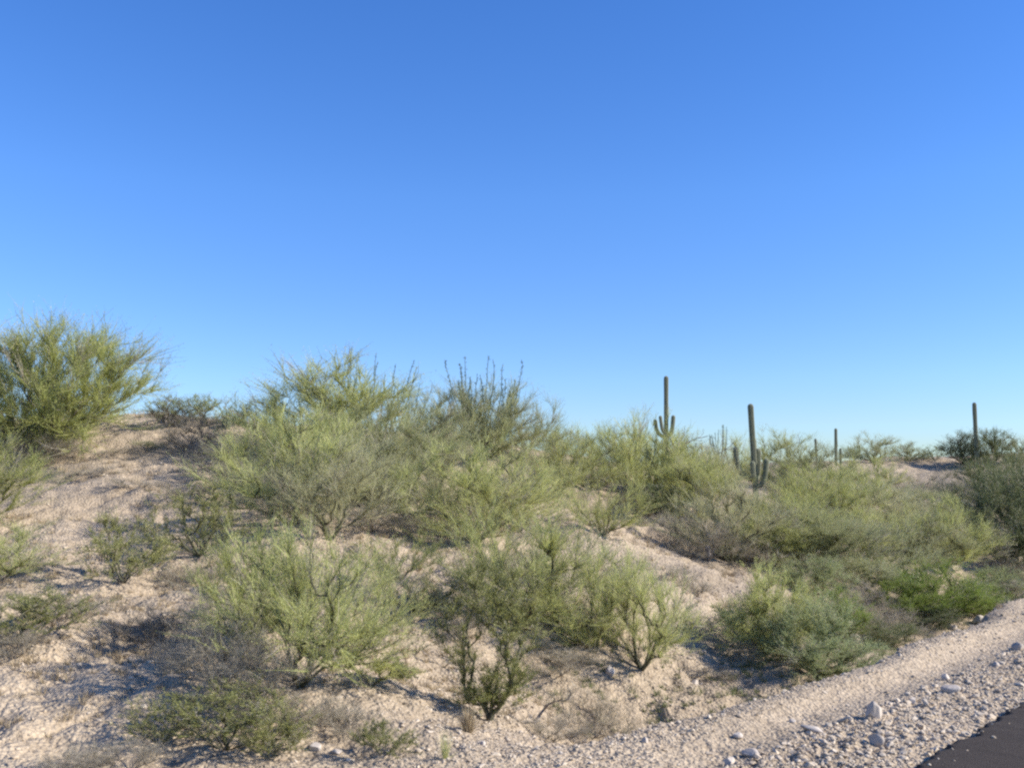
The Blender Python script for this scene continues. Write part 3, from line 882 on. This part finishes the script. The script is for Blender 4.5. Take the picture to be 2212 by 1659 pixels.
PV(1985, 1215, 1110, 170, 'palo verde left of the large dome, lower down', 'pvbush', 'pvdull')
PV(2190, 1090, 980, 130, 'dull green tree high at right edge below the ridge', 'pv', 'darkcreo')
GB(1870, 1275, 1200, 130, 'grey green bush left of the pale cholla', 'pvbush', leaf='pvdull')
GB(2150, 1290, 1225, 120, 'dull bush right of the vivid green one', 'pvbush', leaf='blue')
GB(1860, 1400, 1325, 130, 'low dark green bush right of the rounded grey green bush', 'pvbush', leaf='dark')
GB(1935, 1398, 1345, 110, 'low dark green bush behind lip below the grey bush', 'pvbush', leaf='darkcreo')
GB(2095, 1322, 1275, 110, 'low dark bush behind lip near the round white rock', 'pvbush', leaf='darkcreo')
GB(2180, 1286, 1225, 90, 'low dark bush at right edge behind the lip', 'pvbush', leaf='dark')
GB(2010, 1360, 1310, 120, 'low dark bush along the lip under the green row', 'pvbush', leaf='dark')
# --- lower right
PV(1655, 1413, 1220, 165, 'slender palo verde beside the wash leaning left', 'pvbush', 'pvlight', var=1)
GB(1712, 1402, 1280, 130, 'yellow green spray between slender palo verde and grey green bush', 'pvbush', leaf='pv', var=0)
BR(1545, 1462, 1432, 120, 'flat grey brush on the crumbly wash bank')
GB(1765, 1462, 1292, 200, 'rounded grey green bush on the lip of the shoulder', 'pvbush', leaf='blue')
GB(1812, 1392, 1268, 130, 'bright lime green bush behind the rounded grey green bush', 'pvbush')
GB(1755, 1300, 1200, 140, 'grey green bush with dark hollow under it', 'pvbush', leaf='blue')
BR(1850, 1320, 1250, 120, 'grey scrub right of bush with dark hollow')
GB(1960, 1335, 1240, 130, 'deep green bush below the pale cholla', 'pvbush')
GB(2050, 1335, 1210, 170, 'vivid green bush largest of the green row near road', 'pvbush')
GB(2110, 1330, 1262, 100, 'deep green bush at right end of green row near road', 'creo')
BR(1930, 1375, 1308, 130, 'grey bush below the green row near road')
BR(2170, 1255, 1195, 130, 'grey brush in front of the dark leaved tree')
BR(2195, 1290, 1250, 110, 'low brush by the lip at the right edge')
BR(1466, 1258, 1215, 66, 'upper small brown bush on the bare spur')
BR(1505, 1285, 1238, 72, 'lower small brown bush on the bare spur')
BR(1522, 1362, 1325, 90, 'low grey grass clump at the foot of bare spur')

# ------------------------------------------------------------------ tufts
def tuft(bx, by, ty, wpx, label, leaf, name, n=260, seed=1):
    x, y, z = hit(bx, by)
    H = (by - ty) / FPX * y; Wd = wpx / FPX * y
    rng = np.random.default_rng(seed)
    a = rng.uniform(0, 2 * pi, n); lean = np.abs(rng.normal(size=n)) * .45
    d = np.stack([np.cos(a) * np.sin(lean), np.sin(a) * np.sin(lean), np.cos(lean)], 1)
    p0 = np.stack([np.cos(a), np.sin(a), 0 * a], 1) * rng.uniform(0, .12, n)[:, None]
    L = rng.uniform(.4, 1, n)[:, None]
    V, F = ribbons(p0, p0 + d * L * .5, p0 + d * L + np.array([0, 0, -.05]), np.full(n, .014), rng)
    V = V * np.array([Wd / 1.1, Wd / 1.1, H])
    me = mesh_from(name, V, F, M[leaf], np.repeat(rng.uniform(0, 1, n), 2))
    o = link(name, me); o.location = (x, y, z - .01)
    o['label'] = label; o['category'] = 'grass tuft'
tuft(1012, 1580, 1515, 66, 'brown dry grass tuft left of the tall dark shrub foot', 'straw', 'dry_grass_tuft', 340, 3)
tuft(962, 1640, 1560, 44, 'thin yellow green tuft near the bottom edge', 'pv', 'green_tuft', 90, 4)
tuft(905, 1235, 1200, 40, 'small straw tuft beside the sandy gap', 'straw', 'dry_grass_tuft', 200, 5)

def build_herbs():
    rng = np.random.default_rng(9)
    N = 9000
    r = np.exp(rng.uniform(math.log(8.0), math.log(62), N)); a = np.radians(rng.uniform(-33, 34, N))
    x = r * np.sin(a); y = r * np.cos(a); s, t = to_st(x, y)
    dn = np.clip(fbm(x * .45, y * .45, 3, 91) * 1.7 + .34, 0, 1)
    ditch = (s > 5.4) & (s < 8.5) & (t > 9)
    dn = np.where(ditch, 1.0, dn) * (s > 5.35)
    k = rng.uniform(size=N) < dn
    x, y, r, ditch = x[k], y[k], r[k], ditch[k]
    m = len(x); z = height(x, y)
    B = 22
    ii = np.repeat(np.arange(m), B); nn = m * B
    sz = (rng.uniform(.05, .14, m) * np.clip(r / 16, .8, 3))[ii]
    an = rng.uniform(0, 2 * pi, nn); lean = np.abs(rng.normal(size=nn)) * .7
    d = np.stack([np.cos(an) * np.sin(lean), np.sin(an) * np.sin(lean), np.cos(lean)], 1)
    p0 = np.stack([x, y, z], 1)[ii] + np.stack([np.cos(an), np.sin(an), 0 * an], 1) * (sz * rng.uniform(0, .5, nn))[:, None]
    L = (sz * rng.uniform(.4, 1.2, nn))[:, None]
    V, F = ribbons(p0, p0 + d * L * .5, p0 + d * L, .0035 + 0 * sz + .00022 * r[ii], rng)
    for nm, mask, leaf, lb in (('ground_cover', ditch[ii], 'dark', 'low green ground cover in the ditch behind the shoulder'),
                               ('dry_grass', ~ditch[ii], 'straw', 'short dry grass and litter scattered on the slope')):
        fm = np.repeat(mask, 2); vm = np.repeat(mask, 6)
        remap = np.cumsum(vm) - 1
        me = mesh_from(nm, V[vm], remap[F[fm]], M[leaf], rng.uniform(0, .9, fm.sum()))
        o = link(nm, me); o['kind'] = 'stuff'; o['label'] = lb; o['category'] = 'ground cover' if nm == 'ground_cover' else 'dry grass'
build_herbs()

# ------------------------------------------------------------------ ocotillos
def ocotillo(bx, by, ty, wpx, nw, label, seed, leafy=60, lean=(0, 0)):
    x, y, z = hit(bx, by)
    u, v = ray(bx, ty); H = EYE + v * y - z; Wd = wpx / FPX * y
    o = empty('ocotillo', (x, y, z - .02), label, 'ocotillo', 'ocotillos on the crest', tilt=lean)
    rng = np.random.default_rng(seed)
    rad = .0045 * y / 10 + .006
    for k in range(nw):
        a = rng.uniform(0, 2 * pi); q = math.sqrt(rng.uniform(.02, 1)); h = H * rng.uniform(.62, 1.0)
        n_ = 16; uu = np.linspace(0, 1, n_)
        off = q * Wd / 2 * (1 - (1 - uu) ** 1.9)
        P = np.stack([cos(a) * off, sin(a) * off, uu * h], 1)
        wob = np.cumsum(rng.normal(size=(n_, 3)) * np.array([.012, .012, 0]) * H * .6, 0) * uu[:, None]
        P = P + wob
        parts = [frusta(P[:-1], P[1:], rad * (1.1 - .75 * uu[:-1]), rad * (1.1 - .75 * uu[1:]), 5)]
        m = leafy; w_ = rng.uniform(.08, 1, m) * (n_ - 1.01); i0 = w_.astype(int)
        pc = P[i0] + (P[i0 + 1] - P[i0]) * (w_ - i0)[:, None]
        dd = unit(rng.normal(size=(m, 3)) + np.array([0, 0, .6]))
        parts.append(leaflets(pc, np.full(m, rad * 3.2) * rng.uniform(.6, 1.4, m), np.full(m, rad * 1.3), dd, rng))
        V, F = cat(parts)
        link('stem', mesh_from('stem', V, F, M['oco'], rng.uniform(0, .7, len(F))), o)
ocotillo(764, 1010, 735, 140, 9, 'ocotillo with few long wands above the centre left trees', 3, 80, (0, radians(4)))
ocotillo(812, 1005, 752, 110, 6, 'ocotillo leaning right above the centre left trees', 13, 90, (0, radians(9)))
ocotillo(868, 985, 822, 110, 9, 'faint ocotillo with thin wands right of centre left trees', 5, 30)
ocotillo(1040, 985, 764, 185, 28, 'dense many stemmed ocotillo clump on the centre skyline', 7, 110)
ocotillo(1395, 1065, 935, 110, 16, 'dark green ocotillo inside the dense palo verde', 11, 80)
ocotillo(1556, 1010, 915, 48, 11, 'thin ocotillo on skyline left of the many armed cactus', 17, 30)
ocotillo(1490, 1000, 940, 30, 4, 'sparse ocotillo behind the dead bare branches', 19, 20)

# ------------------------------------------------------------------ dead limbs against the sky
def dead_limbs():
    x, y, z = hit(1440, 1075); k = y / FPX
    o = empty('bare_branches', (x, y, z - .05), 'dead bare branches sticking out against the sky right of tall cactus', 'dead branches')
    paths = [([(1440, 1080), (1437, 1010), (1462, 976), (1490, 953), (1532, 941)], 4.2, 0.0), ([(1484, 957), (1500, 951), (1520, 950)], 2.4, .1),
             ([(1438, 1012), (1455, 975), (1474, 948), (1480, 938)], 2.6, -.2), ([(1470, 968), (1500, 966), (1545, 964)], 2.0, .2),
             ([(1440, 1060), (1495, 1022), (1535, 990), (1580, 958)], 3.4, -.5), ([(1481, 958), (1479, 935), (1483, 920)], 1.6, 0.),
             ([(1548, 980), (1556, 950), (1552, 930)], 1.6, -.4), ([(1512, 946), (1522, 934), (1520, 926)], 1.2, 0.), ([(1560, 972), (1590, 968)], 1.6, -.5)]
    rng = np.random.default_rng(8)
    for pts, wd, dd in paths:
        q = np.array([((a - 1440) * k, dd, EYE + ray(a, b)[1] * y - z + .05) for a, b in pts])
        q = np.vstack([q[:1] + (q[:1] - q[1:2]) * .02, q])
        u = np.linspace(0, len(q) - 1, len(q) * 5)
        P = np.stack([np.interp(u, np.arange(len(q)), q[:, c]) for c in range(3)], 1) + rng.normal(size=(len(u), 3)) * k * .9
        r = wd * k * .5 * np.linspace(1, .35, len(u))
        V, F = frusta(P[:-1], P[1:], r[:-1], r[1:], 6)
        link('branch', mesh_from('branch', V, F, M['barkgrey'], smooth_shade=True), o)
dead_limbs()

# ------------------------------------------------------------------ saguaros
def ribbed(path, rads, ribs, name, parent, seed=0):
    path = np.array(path, float); n_ = len(path)
    tan = unit(np.gradient(path, axis=0))
    a = unit(np.cross(tan[0], np.array([0, 1., .01]))); As = []
    for t_ in tan:
        a = unit(a - t_ * (a @ t_)); As.append(a)
    As = np.array(As); Bs = np.cross(tan, As)
    S = ribs * 6; th = np.arange(S) * 2 * pi / S
    rib = (0.5 + 0.5 * np.cos(ribs * th))
    prof = 1 - .24 * (1 - rib ** .7)
    V = path[:, None] + (As[:, None] * np.cos(th)[None, :, None] + Bs[:, None] * np.sin(th)[None, :, None]) * (rads[:, None] * prof[None])[..., None]
    V = V.reshape(-1, 3)
    i = np.arange(n_ - 1)[:, None] * S; j = np.arange(S)[None]; j2 = (j + 1) % S
    F = np.stack([i + j, i + j2, i + S + j2, i + S + j], -1).reshape(-1, 4)
    me = mesh_from(name, V, F, M['sag'], smooth_shade=True)
    at = me.attributes.new('rib', 'FLOAT', 'POINT')
    rv = np.tile(np.clip((rib - .72) / .28, 0, 1) * .72, n_)
    rv = rv + np.repeat(np.clip((.55 - rads / rads.max()) / .5, 0, .5), S)
    at.data.foreach_set('value', rv.astype(np.float32))
    return link(name, me, parent)

def domed(P, r, neck=.85):
    """resample a polyline and give radii with a domed tip"""
    P = np.array(P, float)
    # Catmull-Rom
    Q = np.vstack([2 * P[0] - P[1], P, 2 * P[-1] - P[-2]]); out = []
    for k in range(1, len(Q) - 2):
        for u in np.linspace(0, 1, 14, endpoint=False):
            p0, p1, p2, p3 = Q[k - 1:k + 3]
            out.append(.5 * (2 * p1 + (p2 - p0) * u + (2 * p0 - 5 * p1 + 4 * p2 - p3) * u * u + (3 * p1 - p0 - 3 * p2 + p3) * u ** 3))
    out.append(P[-1]); out = np.array(out)
    L = np.concatenate([[0], np.cumsum(np.linalg.norm(np.diff(out, axis=0), axis=1))])
    tot = L[-1]
    l = np.concatenate([np.linspace(0, tot - 1.2 * r, 40), tot - 1.2 * r * (1 - np.sin(np.linspace(.12, pi / 2, 9)))])
    out = np.stack([np.interp(l, L, out[:, k]) for k in range(3)], 1)
    e = np.clip((l - (tot - 1.2 * r)) / (1.2 * r), 0, 1)
    rr = r * np.sqrt(np.clip(1 - e ** 2, .0006, 1)) * (1 - (1 - neck) * np.exp(-l / (2.5 * r)))
    rr = rr * (1 + .03 * np.sin(l * 2.1) + .02 * np.sin(l * 5.3 + 1))
    return out, rr

def saguaro(bx, by, tx, ty, wpx, label, arms=(), ribs=14):
    x, y, z = hit(bx, by)
    k = y / FPX
    u, v = ray(tx, ty); ztop = EYE + v * y - z + .1; dx = (tx - bx) * k
    r = wpx * .87 * k / 2
    o = empty('saguaro_cactus', (x, y, z - .1), label, 'cactus', 'saguaro cacti')
    P, R = domed([(0, 0, 0), (dx * .3, 0, ztop * .35), (dx * .7, 0, ztop * .7), (dx, 0, ztop)], r, .8)
    ribbed(P, R, ribs, 'stem', o)
    for pts, wa in arms:                      # picture coordinates of each arm, plus depth in radii
        Q = []
        for ax, ay, dd in pts:
            Q.append(((ax - bx) * k, dd * r, (EYE + ray(ax, ay)[1] * y) - z + .1))
        P, R = domed(Q, wa * 1.22 * k / 2, .75)
        ribbed(P, R, 11, 'arm', o)
    return o
saguaro(1439, 1010, 1442, 812, 11.5, 'tall pale cactus with three short upturned arms at its foot',
        [(((1440, 943, 0), (1449, 938, -.6), (1453, 925, -.8), (1456, 897, -.8)), 7.5),
         (((1440, 940, 0), (1432, 930, -.8), (1429, 915, -1), (1427, 898, -1)), 6),
         (((1440, 945, 0), (1427, 938, 1.5), (1421, 925, 2), (1418, 905, 2)), 7)])
saguaro(1634, 1085, 1626, 872, 15, 'thick green cactus with five arms, nearest of the cacti',
        [(((1630, 1040, 0), (1613, 1028, .3), (1600, 1015, .3), (1594, 990, .3), (1591, 965, .3)), 9),
         (((1631, 1052, 0), (1645, 1046, -.6), (1652, 1030, -.6), (1656, 1000, -.6), (1657, 990, -.6)), 9.5),
         (((1631, 1040, 0), (1639, 1030, 1.5), (1642, 1010, 1.6), (1643, 968, 1.6)), 10),
         (((1630, 1000, 0), (1635, 992, 2.0), (1637, 975, 2.2), (1636, 946, 2.2)), 7),
         (((1630, 1040, 0), (1626, 1032, -1.9), (1625, 1020, -2.1), (1624, 996, -2.1)), 9)])
saguaro(1765, 1002, 1763, 947, 6, 'short plain cactus stem, shortest against the sky')
saguaro(1806, 1005, 1808, 925, 7.5, 'slim armless cactus on skyline, left of a pair')
saguaro(1817, 1045, 1818, 968, 6.2, 'slim green cactus standing lower, right of the pair')
saguaro(2111, 1010, 2111, 869, 10, 'tall armless cactus rising between dark trees at far right')

# ------------------------------------------------------------------ small cacti
def barrel(bx, by, hpx, wpx, label):
    x, y, z = hit(bx, by); k = y / FPX
    o = empty('barrel_cactus', (x, y, z - .03), label, 'cactus')
    h = hpx * k + .03; r = wpx * k / 2
    l = np.linspace(0, 1, 20)
    P = np.stack([0 * l, 0 * l, l * h], 1)
    R = r * np.sqrt(np.clip(1 - ((l - .4) / .62) ** 2, .002, 1))
    ribbed(P, R, 12, 'stem', o)
barrel(489, 925, 26, 22, 'small round barrel cactus on the left crest stones')

def cholla(bx, by, ty, wpx, label, seed):
    x, y, z = hit(bx, by); k = y / FPX; H = (by - ty) * k; Wd = wpx * k
    rng = np.random.default_rng(seed)
    o = empty('cholla_cactus', (x, y, z - .02), label, 'cactus', 'cholla and prickly pear')
    p0s, p1s = [], []; fr = [(np.zeros(3), np.array([0, 0, 1.]), 0)]
    while fr and len(p0s) < 150:
        p, d, lv = fr.pop(0)
        for _ in range(rng.integers(2, 5) if lv else 7):
            dd = unit(d * .5 + rng.normal(size=3) * .8 + np.array([0, 0, .35]))
            q = p + dd * rng.uniform(.16, .26)
            if q[2] > 0 and lv < 5: p0s.append(p); p1s.append(q); fr.append((q, dd, lv + 1))
    p0 = np.array(p0s); p1 = np.array(p1s)
    sc = np.array([Wd / np.ptp(p1[:, 0]), Wd / np.ptp(p1[:, 0]), H / p1[:, 2].max()])
    p0 = p0 * sc; p1 = p1 * sc; L = np.linalg.norm(p1 - p0, axis=1); r = L * .2
    V, F = frusta(p0, p1, r, r * .8, 7)
    m = 40; ii = np.repeat(np.arange(len(p0)), m)
    pc = p0[ii] + (p1 - p0)[ii] * rng.uniform(0, 1.1, len(ii))[:, None]; dd = unit(rng.normal(size=(len(ii), 3)))
    LV, LF = leaflets(pc, (r * 1.7)[ii], (r * .16)[ii], dd, rng)
    link('joint', mesh_from('joint', V, F, M['pear'], rng.uniform(0, 1, len(F)), True), o)
    link('spines', mesh_from('spines', LV, LF, M['cholla'], rng.uniform(0, 1, len(LF))), o)
cholla(1925, 1272, 1225, 60, 'pale yellow spiny cholla left half of the pair by green row', 3)
cholla(1972, 1268, 1228, 56, 'pale yellow spiny cholla right half of the pair by green row', 4)

def pear(bx, by, ty, wpx, label, seed):
    x, y, z = hit(bx, by); k = y / FPX; H = (by - ty) * k; Wd = wpx * k
    rng = np.random.default_rng(seed)
    o = empty('prickly_pear', (x, y, z - .02), label, 'cactus', 'cholla and prickly pear')
    nU, nV = 12, 16
    th = np.linspace(0, pi, nU); phh = np.arange(nV) * 2 * pi / nV
    S = np.stack([np.outer(np.sin(th), np.cos(phh)), .16 * np.outer(np.sin(th), np.sin(phh)), 1 - np.outer(np.cos(th), np.ones(nV))], -1)
    S[..., 0] *= (.62 + .2 * S[..., 2:3][..., 0])
    i = np.arange(nU - 1)[:, None] * nV; j = np.arange(nV)[None]; j2 = (j + 1) % nV
    F = np.stack([i + j, i + j2, i + nV + j2, i + nV + j], -1).reshape(-1, 4)
    for q in range(15):
        lev = q % 3; a = rng.uniform(0, pi); ln = rng.uniform(-.6, .6); s_ = H * .19
        V = S.reshape(-1, 3) * s_
        V = np.stack([V[:, 0] * cos(ln) + V[:, 2] * sin(ln), V[:, 1], -V[:, 0] * sin(ln) + V[:, 2] * cos(ln)], 1)
        V = np.stack([V[:, 0] * cos(a) - V[:, 1] * sin(a), V[:, 0] * sin(a) + V[:, 1] * cos(a), V[:, 2]], 1)
        V = V + np.array([rng.uniform(-.5, .5) * Wd, rng.uniform(-.4, .4) * Wd, lev * H * .29])
        link('pad', mesh_from('pad', V, F, M['pear'], np.full(len(F), rng.uniform(0, .8)), True), o)
pear(1890, 1222, 1180, 44, 'prickly pear with round pads above the pale cholla', 2)

# dead stump on the spur
def stump():
    x, y, z = hit(1529, 1210); k = y / FPX
    rng = np.random.default_rng(2)
    P, R = domed([(0, 0, 0), (.01, 0, 15 * k), (0, 0, 34 * k)], 6 * k, 1.15)
    R = R * (1 + .06 * rng.normal(size=len(R)))
    th = np.arange(10) * 2 * pi / 10
    V = P[:, None] + np.stack([np.cos(th), np.sin(th), 0 * th], 1)[None] * (R[:, None] * (1 + .12 * np.cos(3 * th))[None])[..., None]
    n_ = len(P); i = np.arange(n_ - 1)[:, None] * 10; j = np.arange(10)[None]; j2 = (j + 1) % 10
    F = np.stack([i + j, i + j2, i + 10 + j2, i + 10 + j], -1).reshape(-1, 4)
    o = link('dead_stump', mesh_from('dead_stump', V.reshape(-1, 3), F, M['barkgrey'], smooth_shade=True))
    o.location = (x, y, z - .03)
    o['label'] = 'grey upright dead stump among brush at foot of spur'; o['category'] = 'stump'
stump()
